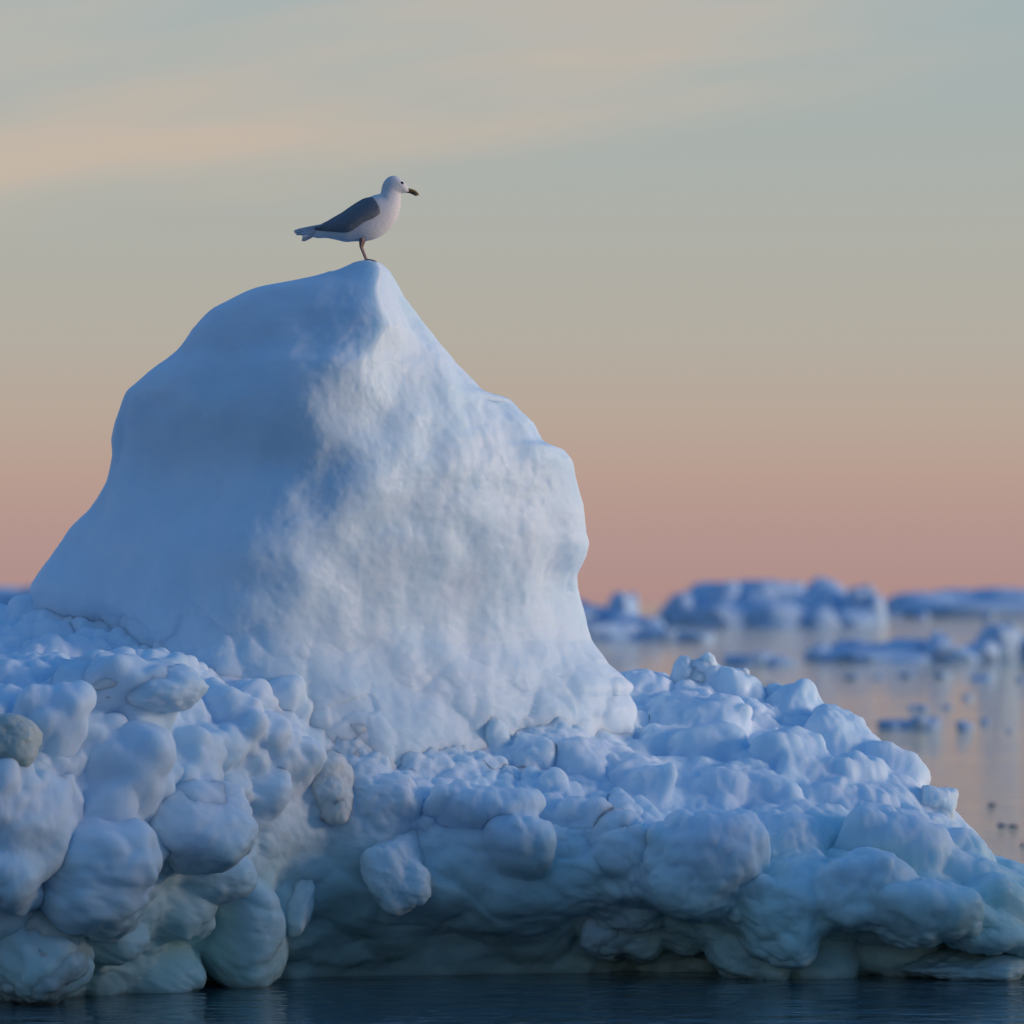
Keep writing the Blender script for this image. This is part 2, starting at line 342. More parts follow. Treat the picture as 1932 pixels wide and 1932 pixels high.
hand = [  # px, py, rx, ry, roll, material, shape, sink
    (30, 1390, 70, 60, 4, D_, 4, -.40), (92, 1375, 70, 74, 0, None, 5, .5), (235, 1294, 140, 52, 4, None, 2, .25), (268, 1355, 66, 38, 6, None, 4, .4),
    (190, 1398, 34, 38, 0, None, 3, .4), (442, 1368, 74, 56, 18, None, 6, .3), (505, 1388, 38, 38, 0, O_, 9, .25), (255, 1470, 66, 84, -8, None, 5, .15),
    (383, 1448, 42, 66, 0, None, 7, .3), (210, 1535, 44, 72, -12, None, 10, .3), (360, 1562, 104, 82, -8, None, 11, .0), (38, 1545, 76, 104, 6, C_, 0, .2),
    (10, 1640, 60, 74, 0, C_, 12, .2), (130, 1662, 40, 36, 20, None, 3, -.3), (195, 1680, 102, 108, 0, C_, 13, .1), (78, 1800, 112, 104, 0, C_, 8, .0),
    (335, 1728, 68, 48, 15, C_, 7, .3), (300, 1828, 108, 56, 0, C_, 4, .3), (445, 1755, 104, 104, 10, C_, 6, .2), (562, 1715, 26, 54, 12, C_, 2, .2),
    (618, 1486, 52, 72, 14, O_, 1, .15), (372, 1482, 17, 20, 0, None, 5, .0), (345, 1475, 22, 18, 0, None, 9, .0), (400, 1650, 72, 46, 0, C_, 0, .2), (430, 1500, 20, 34, 0, None, 7, .1),
    (690, 1402, 62, 46, 8, None, 12, .3), (768, 1655, 62, 74, -28, None, 7, .05), (905, 1535, 108, 54, 8, None, 5, .2), (1135, 1768, 46, 56, 10, C_, 3, .1),
    (985, 1600, 62, 62, 0, O_, 9, .3), (815, 1395, 52, 30, 0, None, 2, .3), (920, 1390, 42, 30, 0, None, 6, .3), (1085, 1440, 56, 46, 10, None, 11, .3), (1000, 1430, 50, 34, 0, None, 8, .3),
    (1320, 1650, 108, 112, 12, None, 13, .1), (1490, 1590, 94, 66, 8, None, 4, .2), (1395, 1500, 112, 54, 6, None, 10, .3), (1265, 1430, 62, 62, 0, None, 0, .3), (1340, 1425, 66, 50, -10, None, 9, .4),
    (1225, 1490, 40, 40, 0, None, 5, .3), (1310, 1362, 106, 46, -4, None, 2, .3), (1292, 1268, 30, 30, 0, None, 8, .2), (1336, 1262, 31, 42, 8, None, 4, .2), (1406, 1285, 16, 22, 0, None, 7, .2),
    (1375, 1310, 82, 42, 12, None, 6, .2), (1230, 1300, 66, 40, 0, None, 4, .2), (1500, 1345, 62, 50, 18, None, 8, .3), (1585, 1400, 78, 56, 32, None, 12, .3), (1480, 1430, 76, 50, 14, None, 11, .2),
    (1600, 1480, 58, 54, 20, None, 3, .1), (1680, 1455, 66, 44, 38, None, 5, .3), (1560, 1500, 86, 36, 12, None, 2, .2), (1770, 1530, 36, 44, 10, None, 7, .1), (1830, 1612, 52, 34, 38, None, 1, .3),
    (1690, 1600, 92, 60, 14, None, 9, .2), (1800, 1650, 100, 62, 20, None, 10, .2), (1890, 1706, 60, 46, 40, None, 0, .3), (1620, 1690, 92, 76, 6, None, 13, .2), (1740, 1730, 96, 60, 8, None, 5, .35),
    (1860, 1752, 76, 44, 4, None, 8, .35), (1470, 1740, 84, 80, 0, None, 6, .2), (1400, 1790, 76, 62, 0, C_, 11, .3), (1560, 1800, 80, 56, 0, C_, 4, .3), (1690, 1800, 76, 48, 0, C_, 12, .4),
    (1100, 1560, 64, 56, 12, None, 1, .3), (1180, 1600, 58, 60, 0, None, 8, .3), (1060, 1500, 46, 36, 8, None, 4, .3), (720, 1510, 60, 52, -8, None, 0, .4), (560, 1440, 48, 42, 10, None, 13, .3),
    (120, 1240, 60, 24, 6, None, 4, .3), (320, 1215, 66, 30, 14, None, 8, .3), (40, 1200, 50, 20, 0, None, 2, .3), (460, 1270, 46, 34, 24, None, 11, .3), (540, 1330, 50, 32, 26, None, 5, .3),
]

_r = random.Random(5)
hand = [(h[0], h[1], h[2] * 1.12, h[3] * 1.12, h[4], h[5], h[6], h[7] + 0.15) if h[0] > 1190 and h[1] > 1380 else h for h in hand]
hand = [(h[0], h[1], h[2] * 1.10, h[3] * 1.08, h[4], h[5], h[6], h[7] - 0.3) if h[0] < 600 and h[1] > 1280 else h for h in hand]
for _ in range(34):
    fx_, fy_ = _r.uniform(0, 540), _r.uniform(1330, 1830)
    if fx_ > 470 and fy_ > 1560: continue
    r_ = _r.uniform(26, 52)
    hand.append((fx_, fy_, r_ * _r.uniform(.9, 1.3), r_ * _r.uniform(.8, 1.1), _r.uniform(-30, 30), None, _r.randrange(14), 0.35))
for _ in range(26):
    r_ = _r.uniform(18, 34)
    hand.append((_r.uniform(-20, 380), _r.uniform(1160, 1245), r_ * 1.5, r_ * 0.8, _r.uniform(-6, 14), None, _r.randrange(14), 0.55))
for cx_, cy_ in ((330, 1195), (400, 1225), (460, 1262), (520, 1302), (590, 1342), (655, 1374), (735, 1390), (800, 1372), (870, 1342), (950, 1328), (1030, 1322), (1110, 1334), (1165, 1352)):
    hand.append((cx_ + _r.uniform(-12, 12), cy_ + 12, _r.uniform(42, 66), _r.uniform(24, 36), 10 if cx_ < 700 else -4, None, _r.randrange(14), 0.85))
# lumps frozen into the base: the base rises round each of them as a soft skirt
T0 = BVHTree.FromPolygons(B2.tolist(), grid_faces(NU, NV).tolist())
CENT = []
KEEP = {(30, 1390), (235, 1294), (360, 1562), (78, 1800), (562, 1715), (618, 1486), (768, 1655), (1135, 1768), (1292, 1268), (1336, 1262), (1406, 1285), (1770, 1530)}
for h in hand:
    o_, d_ = ray(h[0], h[1]); hp = T0.ray_cast(o_, d_)[0]
    if hp is None: hp = Vector((0, 1.95, 0)) if h[0] > 1200 else None
    if hp is None: CENT.append(None); continue
    sep_ = (h[0], h[1]) in KEEP
    scl_ = (0.60 if h[5] is D_ else 0.84) if sep_ else 1.0
    sc = (hp.y - CAMY) / FPX; ra, rb = h[2] * sc, h[3] * sc; rd = (ra + rb) / 2
    c = P(h[0], h[1], hp.y + h[7] * rd); CENT.append((c, ra, rd, rb) if sep_ else None)
    cr_, sr_ = math.cos(math.radians(h[4])), math.sin(math.radians(h[4]))
    near = np.where(((B2 - np.array(c)) ** 2).sum(1) < (1.6 * max(ra, rb)) ** 2)[0]
    if len(near) == 0: continue
    def loc(v): return np.stack([(v[:, 0] * cr_ - v[:, 2] * sr_) / ra, v[:, 1] / rd, (v[:, 0] * sr_ + v[:, 2] * cr_) / rb], 1) / scl_
    lump_mesh(h[6] % 14, 3); nn_, dd_, p_, mx_ = FIELD[100 + h[6] % 14]
    v0 = loc(B2[near] - np.array(c)); dn = loc(nrm[near])
    up = np.full(len(near), -0.3)
    for tt in np.linspace(-0.12, 1.3 * rd, 40):
        fx = ((np.maximum(0, ((v0 + dn * tt) * mx_) @ nn_.T) / dd_) ** p_).sum(1)
        up = np.where(fx < 1, tt, up)
    kk = 0.06 if sep_ else 0.035
    hgt_ = np.clip(0.5 + 0.5 * up / kk, 0, 1)
    mv = up * hgt_ + kk * hgt_ * (1 - hgt_)
    mv = np.clip(mv, 0, 1.3 * rd)
    B2[near] += nrm[near] * mv[:, None]
G3 = B2.reshape(NU, NV, 3)
for _ in range(4):
    G3[1:-1, 1:-1] = 0.4 * G3[1:-1, 1:-1] + 0.15 * (G3[:-2, 1:-1] + G3[2:, 1:-1] + G3[1:-1, :-2] + G3[1:-1, 2:])
B2 = G3.reshape(-1, 3)
crumb = 0.5 * (1 - sstep(480, 560, pxx)) + 0.22 * sstep(1180, 1260, pxx) * (1 - sstep(1640, 1720, pyy)) + 0.45 * sstep(620, 700, pxx) * (1 - sstep(1180, 1260, pxx)) * (1 - sstep(1540, 1600, pyy))
# finer knobs, melt pits and grain over the whole fused surface
for size, hgt_, sd_ in ((0.20, 0.085, 5), (0.105, 0.062, 8), (0.05, 0.026, 12)):
    n3 = grid_normals(B2, NU, NV); n3 = n3 * np.sign((n3 * nrm).sum(1))[:, None]
    patch = np.clip(0.55 + 1.1 * fbm(B * 1.4 + size * 50, 3, sd_ + 70) + crumb, 0.05, 1.4)      # some faces worn smooth, others crumbly
    B2 = B2 + n3 * (patch * amp * (1 - 0.45 * low) * hgt_ * (cobble(B2, size, sd_, 0.45) - 0.45) * (sstep(-0.45, -0.1, B[:, 2]) * 0.9 + 0.1))[:, None]
    G3 = B2.reshape(NU, NV, 3)
    for _ in range(3):
        G3[1:-1, 1:-1] = 0.6 * G3[1:-1, 1:-1] + 0.10 * (G3[:-2, 1:-1] + G3[2:, 1:-1] + G3[1:-1, :-2] + G3[1:-1, 2:])
    B2 = G3.reshape(-1, 3)
B2 = B2 + nrm * (0.008 * amp * fbm(B * 13, 4, 44, 0.55))[:, None]
base_me = mesh_np('rubble_base', B2, grid_faces(NU, NV)[:, ::-1])
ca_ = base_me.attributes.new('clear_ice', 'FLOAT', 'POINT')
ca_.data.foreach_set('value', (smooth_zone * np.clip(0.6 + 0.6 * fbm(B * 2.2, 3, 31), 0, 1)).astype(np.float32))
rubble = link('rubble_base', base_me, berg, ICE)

# the peak: closed cross-sections stacked in height
Lout = [(665, 497), (640, 508), (600, 520), (490, 540), (440, 562), (400, 580), (365, 615), (335, 655), (270, 705), (235, 735), (210, 790), (202, 825), (203, 860), (198, 905), (165, 955), (130, 990), (75, 1075), (58, 1110), (75, 1150), (130, 1200), (210, 1260), (260, 1500)]
Rout = [(718, 494), (735, 510), (765, 555), (800, 600), (830, 640), (870, 682), (915, 728), (938, 731), (966, 741), (990, 770), (1012, 788), (1030, 824), (1042, 829), (1066, 836), (1085, 860), (1093, 900), (1105, 945), (1106, 1000), (1113, 1022), (1106, 1050), (1092, 1085), (1097, 1110), (1105, 1160), (1118, 1210), (1140, 1247), (1165, 1275), (1193, 1301), (1179, 1316), (1190, 1345), (1180, 1400), (1170, 1500)]
Ridge = [(712, 495), (738, 560), (712, 630), (650, 690), (618, 745), (605, 830), (625, 900), (575, 985), (505, 1080), (445, 1190), (430, 1300), (430, 1500)]
def interp_row(pts, rows):
    p = np.array(pts, float); return np.interp(rows, p[:, 1], p[:, 0])
NR, NT = 380, 420
rows = np.concatenate([491.5 + (np.linspace(0, 1, 40) ** 2) * 20, np.linspace(512, 1500, NR - 40)])
rl = interp_row(Lout, rows); rr_ = interp_row(Rout, rows); rg = interp_row(Ridge, rows)
k_ = np.array([1, 2, 1.]) / 4
for _ in range(7): rl[20:-1] = np.convolve(rl, k_, 'same')[20:-1]
for _ in range(2): rr_[20:-1] = np.convolve(rr_, k_, 'same')[20:-1]
for _ in range(60): rg[1:-1] = (rg[:-2] + 2 * rg[1:-1] + rg[2:]) / 4
t_ = (rows - 491) / (1500 - 491)
rls, rrs = rl.copy(), rr_.copy()
for _ in range(500):
    rls[1:-1] = (rls[:-2] + 2 * rls[1:-1] + rls[2:]) / 4; rrs[1:-1] = (rrs[:-2] + 2 * rrs[1:-1] + rrs[2:]) / 4
peakV = []
for i, r in enumerate(rows):
    t = t_[i]; cap = min(1.0, math.sqrt(max(0, (r - 491.4)) / 5.0)) if r < 507 else 1.0
    half = (rr_[i] - rl[i]) / 2 * (cap if r < 507 else 1); mid_ = (rr_[i] + rl[i]) / 2
    xl, xr = mid_ - half, mid_ + half
    s_ = half * 2 / 386.4                         # width in metres
    xls, xrs = (rls[i], rrs[i]) if r > 540 else (xl + (rls[i] - xl) * max(0, (r - 515) / 25), xr + (rrs[i] - xr) * max(0, (r - 515) / 25))
    yL = 0.36 + 0.50 * min(1, t * 1.5); yR = 0.42 + 0.85 * min(1, t * 1.4)
    depth = min(0.5, 0.32 * s_ + 0.02)
    yRg = 0.36 - 0.05 * t - depth * (0.55 + 0.45 * t)
    hol = math.exp(-((r - 860) / 75) ** 2) * 0.10
    x = lambda px, y: P(px, r, y).x
    z = P(966, r, 0.4).z
    rgx = min(max(rg[i], xl + 0.22 * (xr - xl)), xr - 0.22 * (xr - xl))
    rt = t
    ctrl = [(xl, yL), (xls + 0.5 * (rgx - xls), yL + 0.66 * (yRg - yL) - 0.02 * s_ + hol), (rgx, yRg + hol * 0.4), (rgx + 0.35 * (xrs - rgx), yRg + 0.16 * (yR - yRg)),
            (rgx + 0.75 * (xrs - rgx), yRg + 0.56 * (yR - yRg)), (xr, yR), (xr - 0.15 * (xr - xl), yR + 0.22 * s_), (mid_, yR + 0.32 * s_), (xl + 0.15 * (xr - xl), yL + 0.32 * s_)]
    c = np.array([(x(a, yy), yy, z) for a, yy in ctrl])
    n = len(c); cc = np.concatenate([c, c, c])
    # even spacing along visible part
    tk = np.interp(np.linspace(0, 1, NT, endpoint=False), np.array([0, .18, .34, .48, .62, .75, .82, .88, .94, 1.0]), np.arange(n + 1.0))
    peakV.append(catmull(cc, tk + n))
V = np.array(peakV).reshape(-1, 3)
n_ = grid_normals(V, NR, NT, True)
if n_.reshape(NR, NT, 3)[NR // 2, int(NT * .34)][1] > 0: n_ = -n_
q = V * np.array([1, 1, 0.55])
edge = np.clip(V[:, 2] * 0 + 1, 0, 1)
flute = fbm(q * 5.5, 4, 60); pit = fbm(V * np.array([7, 7, 5]), 3, 71)
rightside = sstep(-0.9, 0.2, V[:, 0] + 0.25 * fbm(V * 2, 2, 90))
d = 0.009 * flute * (0.60 + 0.40 * rightside) - 0.02 * np.maximum(0, pit - 0.25) * rightside + 0.04 * fbm(V * 1.6, 3, 66) + 0.020 * fbm(V * 3.2, 2, 68) + 0.0025 * fbm(V * 26, 2, 77)
d = d + 0.006 * (cobble(V, 0.16, 15) - 0.45) * rightside * 0.8
foot = np.maximum(1 - sstep(1.35, 1.75, V[:, 2]), (1 - sstep(1.70, 1.98, V[:, 2])) * (1 - sstep(-1.5, -1.0, V[:, 0])))
d = d + foot * (0.06 * (cobble(V, 0.24, 33, 0.4) - 0.35) + 0.015 * (cobble(V, 0.11, 35, 0.4) - 0.4))
d *= np.clip((V[:, 2].max() - V[:, 2]) / 0.30, 0.15, 1)
sil = np.abs(n_[:, 1]); d *= 0.45 + 0.55 * sstep(0.1, 0.5, sil)
V2 = V + n_ * d[:, None]
top = V2[:NT].mean(0); Vp = np.vstack([V2, top[None]])
F = [tuple(f) for f in grid_faces(NR, NT, True)]
me = bpy.data.meshes.new('ice_peak')
F += [(len(Vp) - 1, (j + 1) % NT, j) for j in range(NT)]
me.from_pydata(Vp.tolist(), [], F); me.polygons.foreach_set('use_smooth', np.ones(len(me.polygons), bool)); me.update()
bm = bmesh.new(); bm.from_mesh(me); bmesh.ops.recalc_face_normals(bm, faces=bm.faces); bm.to_mesh(me); bm.free()
peak = link('ice_peak', me, berg, ICE_PEAK)

def bvh_of(me_): 
    return BVHTree.FromPolygons([v.co.copy() for v in me_.vertices], [tuple(p.vertices) for p in me_.polygons])
T_base = bvh_of(base_me); T_peak = bvh_of(me)

nl = 0
shared = {}
def lump(px, py, rx, ry, roll=0, mat=None, k=None, sink=0.35, dy=None, depth=1.0, unique=True, sub=5, tree=None, y=None):
    global nl
    o_, d_ = ray(px, py)
    if y is None:
        hit = (tree or T_base).ray_cast(o_, d_)[0]
        if hit is None: return None
        yy = hit.y
    else: yy = y
    sc = (yy - CAMY) / FPX
    ra, rb = rx * sc, ry * sc
    rd = depth * (ra + rb) / 2
    c = P(px, py, yy + sink * rd * (1 if y is None else 0))
    k = nl if k is None else k; nl += 1
    mat = mat or ICE
    Rm = Matrix.Rotation(math.radians(roll), 4, 'Y')
    if unique:
        V, F = lump_mesh(k % 14, sub)
        V = V.copy()
        # shared grain in world metres
        size = (ra + rb) / 2
        W_ = V * np.array([ra, rd, rb])
        W_ = W_ * (1 + 0.03 * fbm(W_ * 6 / max(0.05, size * 4) + nl, 3, nl)[:, None])
        nrmv = V / np.linalg.norm(V, axis=1, keepdims=True)
        W_ = W_ + nrmv * (0.004 * fbm(W_ * 30, 2, nl))[:, None]
        kn = 0.6 + 0.8 * vnoise(W_ * 4 + nl, nl)
        W_ = W_ + nrmv * (kn * size * (0.10 * (cobble(W_ + nl, size * 1.2, nl, 0.5) - 0.45) + 0.0 * (cobble(W_ + nl, size * 0.32, nl + 4, 0.4) - 0.5)))[:, None]
        W_ = W_ + nrmv * (0.17 * size * fbm(W_ * (0.75 / size) + nl, 4, nl + 3))[:, None]
        tp = {(1336, 1262): 0.72, (1292, 1268): 0.35, (1406, 1285): 0.6}.get((px, py), 0)
        if tp: W_[:, :2] *= (1 - tp * np.clip(W_[:, 2:3] / rb * 0.5 + 0.5, 0, 1))* (1 + tp * 0.6)
        m_ = mesh_np('ice_lump', W_, F); o = link('ice_lump', m_, berg, mat)
        o.matrix_local = Matrix.Translation(c) @ Rm
    else:
        key = (k % 10, mat.name)
        if key not in shared:
            V, F = lump_mesh(k % 10, 4); m_ = mesh_np('ice_lump', V, F); m_.materials.append(mat); shared[key] = m_
        o = link('ice_lump', shared[key], berg)
        o.matrix_local = Matrix.Translation(c) @ Rm @ Matrix.Rotation(random.uniform(0, 6.28), 4, 'Z') @ Matrix.Diagonal((ra, rd if False else ra, rb, 1))
    return o
for h, cen in zip(hand, CENT):
    if cen is None: continue
    big_ = max(h[2], h[3]) > 60
    lump(h[0], h[1], h[2], h[3], h[4], h[5], h[6], 0, sub=6 if big_ else 5, y=cen[0].y)
# the thin foot of clear ice under the lip at the right end
lump(1800, 1826, 132, 30, 0, C_, 2, 0.2, y=0.25, sub=6, depth=1.2)
# ------------------------------------------------------------------ the gull
def simple(name, col, rough=0.6, bump=0, scale=60, sss=0):
    m, b = newmat(name)
    t = N('ShaderNodeTexNoise'); t.inputs['Scale'].default_value = scale; t.inputs['Detail'].default_value = 4
    cc = N('ShaderNodeTexCoord'); L(cc.outputs['Object'], t.inputs['Vector'])
    L(mixc(t.outputs[0], tuple(c * 0.82 for c in col[:3]) + (1,), tuple(min(1, c * 1.12) for c in col[:3]) + (1,)), b.inputs['Base Color'])
    b.inputs['Roughness'].default_value = rough
    if bump:
        bp = N('ShaderNodeBump'); bp.inputs['Strength'].default_value = bump; bp.inputs['Distance'].default_value = 0.004; L(t.outputs[0], bp.inputs['Height']); L(bp.outputs[0], b.inputs['Normal'])
    return m
M_WHITE = simple('white_plumage', (0.72, 0.72, 0.72), 0.75, 0.4, 90)
M_GREY = simple('slate_grey_plumage', (0.14, 0.165, 0.19), 0.7, 0.4, 70)
M_TIP = simple('pale_primary_feather', (0.55, 0.58, 0.62), 0.7)
M_BILL = simple('dull_yellow_bill', (0.30, 0.20, 0.06), 0.35)
M_BILLTIP = simple('dark_bill_tip', (0.06, 0.035, 0.02), 0.35)
M_EYE = simple('dark_eye', (0.01, 0.01, 0.01), 0.1)
M_LEG = simple('dusky_pink_leg', (0.22, 0.13, 0.12), 0.5)

hit = T_peak.ray_cast(Vector((P(690, 492, 0.42).x, 0.42, 9)), Vector((0, 0, -1)))[0]
gull = link('gull', None)
gull.location = hit
tag(gull, 'white gull with slate grey wings standing on the iceberg peak', 'gull')
def G(zx, zy, lat=0.0): return ((zx - 1070) / 2650.0, lat, (1275 - zy) / 2650.0)
st = [((335, 872), (335, 945), .012), ((430, 825), (430, 972), .028), ((560, 755), (560, 972), .043), ((680, 697), (700, 1000), .056), ((800, 615), (800, 1022), .067),
      ((900, 548), (920, 1016), .073), ((1010, 488), (1080, 1010), .076), ((1110, 434), (1220, 972), .074), ((1190, 403), (1350, 890), .068), ((1240, 391), (1445, 790), .060),
      ((1264, 380), (1500, 680), .052), ((1272, 350), (1526, 560), .044), ((1280, 310), (1532, 460), .037), ((1293, 262), (1536, 395), .034), ((1325, 205), (1562, 380), .033),
      ((1380, 162), (1585, 376), .0315), ((1450, 150), (1602, 374), .029), ((1520, 178), (1614, 372), .024), ((1580, 235), (1626, 368), .0175), ((1622, 292), (1640, 360), .010)]
arr = np.array([[*G(*d_)[::2], *G(*v_)[::2], w_] for d_, v_, w_ in st])
SN, RN = 96, 40
arr = catmull(arr, np.linspace(0, len(st) - 1, SN))
Vb = []
for dx_, dz_, vx_, vz_, w_ in arr:
    for j in range(RN):
        a = 2 * math.pi * j / RN; f = 0.5 - 0.5 * math.cos(a)       # 0 dorsal .. 1 ventral
        lat = w_ * math.sin(a)
        Vb.append((dx_ + (vx_ - dx_) * f, lat, dz_ + (vz_ - dz_) * f))
Fb = [tuple(f) for f in grid_faces(SN, RN, True)] + [tuple(range(RN)), tuple(reversed(range((SN - 1) * RN, SN * RN)))]
def pymesh(name, V, F, smooth=True):
    m_ = bpy.data.meshes.new(name); m_.from_pydata([tuple(v) for v in V], [], F)
    bm = bmesh.new(); bm.from_mesh(m_); bmesh.ops.recalc_face_normals(bm, faces=bm.faces); bm.to_mesh(m_); bm.free()
    for p in m_.polygons: p.use_smooth = smooth
    return m_
body_me = pymesh('body', Vb, Fb); body = link('body', body_me, gull, M_WHITE)
T_body = bvh_of(body_me)
# folded wings: shells that hug the flanks; top edge along the back, lower edge from shoulder to wing tip
wing_top = [(1215, 500), (1160, 440), (1060, 448), (960, 500), (860, 565), (760, 635), (660, 693), (560, 752), (470, 796), (400, 832)]
wing_bot = [(1262, 590), (1262, 655), (1180, 722), (1060, 775), (960, 845), (870, 900), (760, 908), (640, 898), (520, 886), (405, 872)]
NUw, NVw = 60, 22
wt = catmull(np.array(wing_top, float), np.linspace(0, 9, NUw)); wb = catmull(np.array(wing_bot, float), np.linspace(0, 9, NUw))
def make_wing(side):
    Vo, Vi = [], []
    for i in range(NUw):
        for j in range(NVw):
            f = j / (NVw - 1); a = wt[i] * (1 - f) + wb[i] * f
            x_, _, z_ = G(*a)
            h = T_body.ray_cast(Vector((x_, 0.3, z_)), Vector((0, -1, 0)))[0]
            lat = h.y if h is not None else 0.0
            lat = max(lat, 0.018 + 0.02 * math.sin(math.pi * f))
            e = min(1, 4 * min(f + 0.05, 1 - f, i / (NUw - 1) * 3 + .1, 1.02 - i / (NUw - 1)))
            ridge = 0.0016 * math.sin(j * 1.9 + i * 0.12) * (i / NUw)
            Vo.append((x_, side * (lat + 0.003 + 0.009 * e + ridge), z_)); Vi.append((x_, side * (lat - 0.006), z_))
    F = []; n = NUw * NVw
    for i in range(NUw - 1):
        for j in range(NVw - 1):
            q_ = (i * NVw + j, i * NVw + j + 1, (i + 1) * NVw + j + 1, (i + 1) * NVw + j)
            F.append(q_); F.append(tuple(n + v for v in reversed(q_)))
    rim = [j for j in range(NVw)] + [i * NVw + NVw - 1 for i in range(1, NUw)] + [(NUw - 1) * NVw + j for j in range(NVw - 2, -1, -1)] + [i * NVw for i in range(NUw - 2, 0, -1)]
    for a, b_ in zip(rim, rim[1:] + rim[:1]): F.append((a, b_, n + b_, n + a))
    return pymesh('wing', Vo + Vi, F)
def blade(p0, p1, width, thick, side, lat0, lat1, bend=0.0, n=14):
    """one flat feather from zoom point p0 (root) to p1 (tip)"""
    V, F = [], []
    for i in range(n):
        f = i / (n - 1); wdt = width * (0.7 + 0.3 * f) * math.sqrt(max(0.02, 1 - max(0, (f - 0.72) / 0.28) ** 2))
        x0_, z0_ = p0[0] + (p1[0] - p0[0]) * f, p0[1] + (p1[1] - p0[1]) * f + bend * math.sin(math.pi * f)
        lat = lat0 + (lat1 - lat0) * f
        dx_, dz_ = p1[0] - p0[0], p1[1] - p0[1]; l_ = math.hypot(dx_, dz_); nx_, nz_ = -dz_ / l_, dx_ / l_
        for (aa, bb) in ((-1, 0), (0, 1), (1, 0), (0, -1)):
            gx, _, gz = G(x0_ + nx_ * wdt * aa, z0_ + nz_ * wdt * aa)
            V.append((gx, side * (lat + thick * bb), gz))
    for i in range(n - 1):
        for j in range(4):
            F.append((i * 4 + j, i * 4 + (j + 1) % 4, (i + 1) * 4 + (j + 1) % 4, (i + 1) * 4 + j))
    F += [(0, 1, 2, 3), tuple((n - 1) * 4 + j for j in (3, 2, 1, 0))]
    return pymesh('primary_feather', V, F)
for side in (-1, 1):
    wgo = link('wing', make_wing(side), gull, M_GREY)
    for k, (a, b_) in enumerate([((520, 800), (118, 882)), ((520, 822), (128, 905)), ((520, 842), (150, 928)), ((520, 862), (205, 930)), ((540, 876), (285, 925))]):
        link('primary_feather', blade(a, b_, 17, 0.0016, side, 0.034 - 0.002 * k, 0.012 + 0.003 * k, bend=-4), wgo, M_TIP)
tail_pts = [((430, 905), (225, 1005), 0.0), ((430, 900), (232, 990), .012), ((430, 895), (236, 975), .022), ((430, 890), (240, 960), .030)]
for k, (a, b_, lt) in enumerate(tail_pts):
    for side in ((1,) if k == 0 else (-1, 1)):
        link('tail_feather', blade(a, b_, 26, 0.002, side, lt * 0.4, lt, bend=6), gull, M_WHITE)
# bill
def loft(name, sts, RN=14):
    A_ = catmull(np.array([[*G(*d_)[::2], *G(*v_)[::2], w_] for d_, v_, w_ in sts]), np.linspace(0, len(sts) - 1, 24))
    V = []
    for dx_, dz_, vx_, vz_, w_ in A_:
        for j in range(RN):
            a = 2 * math.pi * j / RN; f = 0.5 - 0.5 * math.cos(a); V.append((dx_ + (vx_ - dx_) * f, w_ * math.sin(a), dz_ + (vz_ - dz_) * f))
    F = [tuple(f) for f in grid_faces(24, RN, True)] + [tuple(range(RN)), tuple(reversed(range(23 * RN, 24 * RN)))]
    return pymesh(name, V, F)
bill = link('bill', loft('bill', [((1605, 318), (1605, 352), .009), ((1650, 316), (1640, 352), .0085), ((1700, 330), (1690, 368), .007), ((1742, 356), (1730, 388), .0055), ((1768, 388), (1752, 400), .0035), ((1776, 408), (1766, 412), .0012)]), gull, M_BILL)
link('lower_mandible', loft('lower_mandible', [((1598, 352), (1600, 374), .0075), ((1650, 355), (1650, 382), .007), ((1695, 370), (1695, 402), .006), ((1728, 388), (1722, 415), .0045), ((1752, 402), (1748, 414), .002)]), bill, M_BILLTIP)
for side in (-1, 1):
    x_, _, z_ = G(1548, 250); h = T_body.ray_cast(Vector((x_, side * 0.3, z_)), Vector((0, -side, 0)))[0]
    V, F = ICO[3]; o = link('eye', mesh_np('eye', V * np.array([.0095, .004, .0075]) , F), gull, M_EYE); o.location = (h.x, h.y - side * 0.0008, h.z); o.rotation_euler = (0, 0.35, 0)
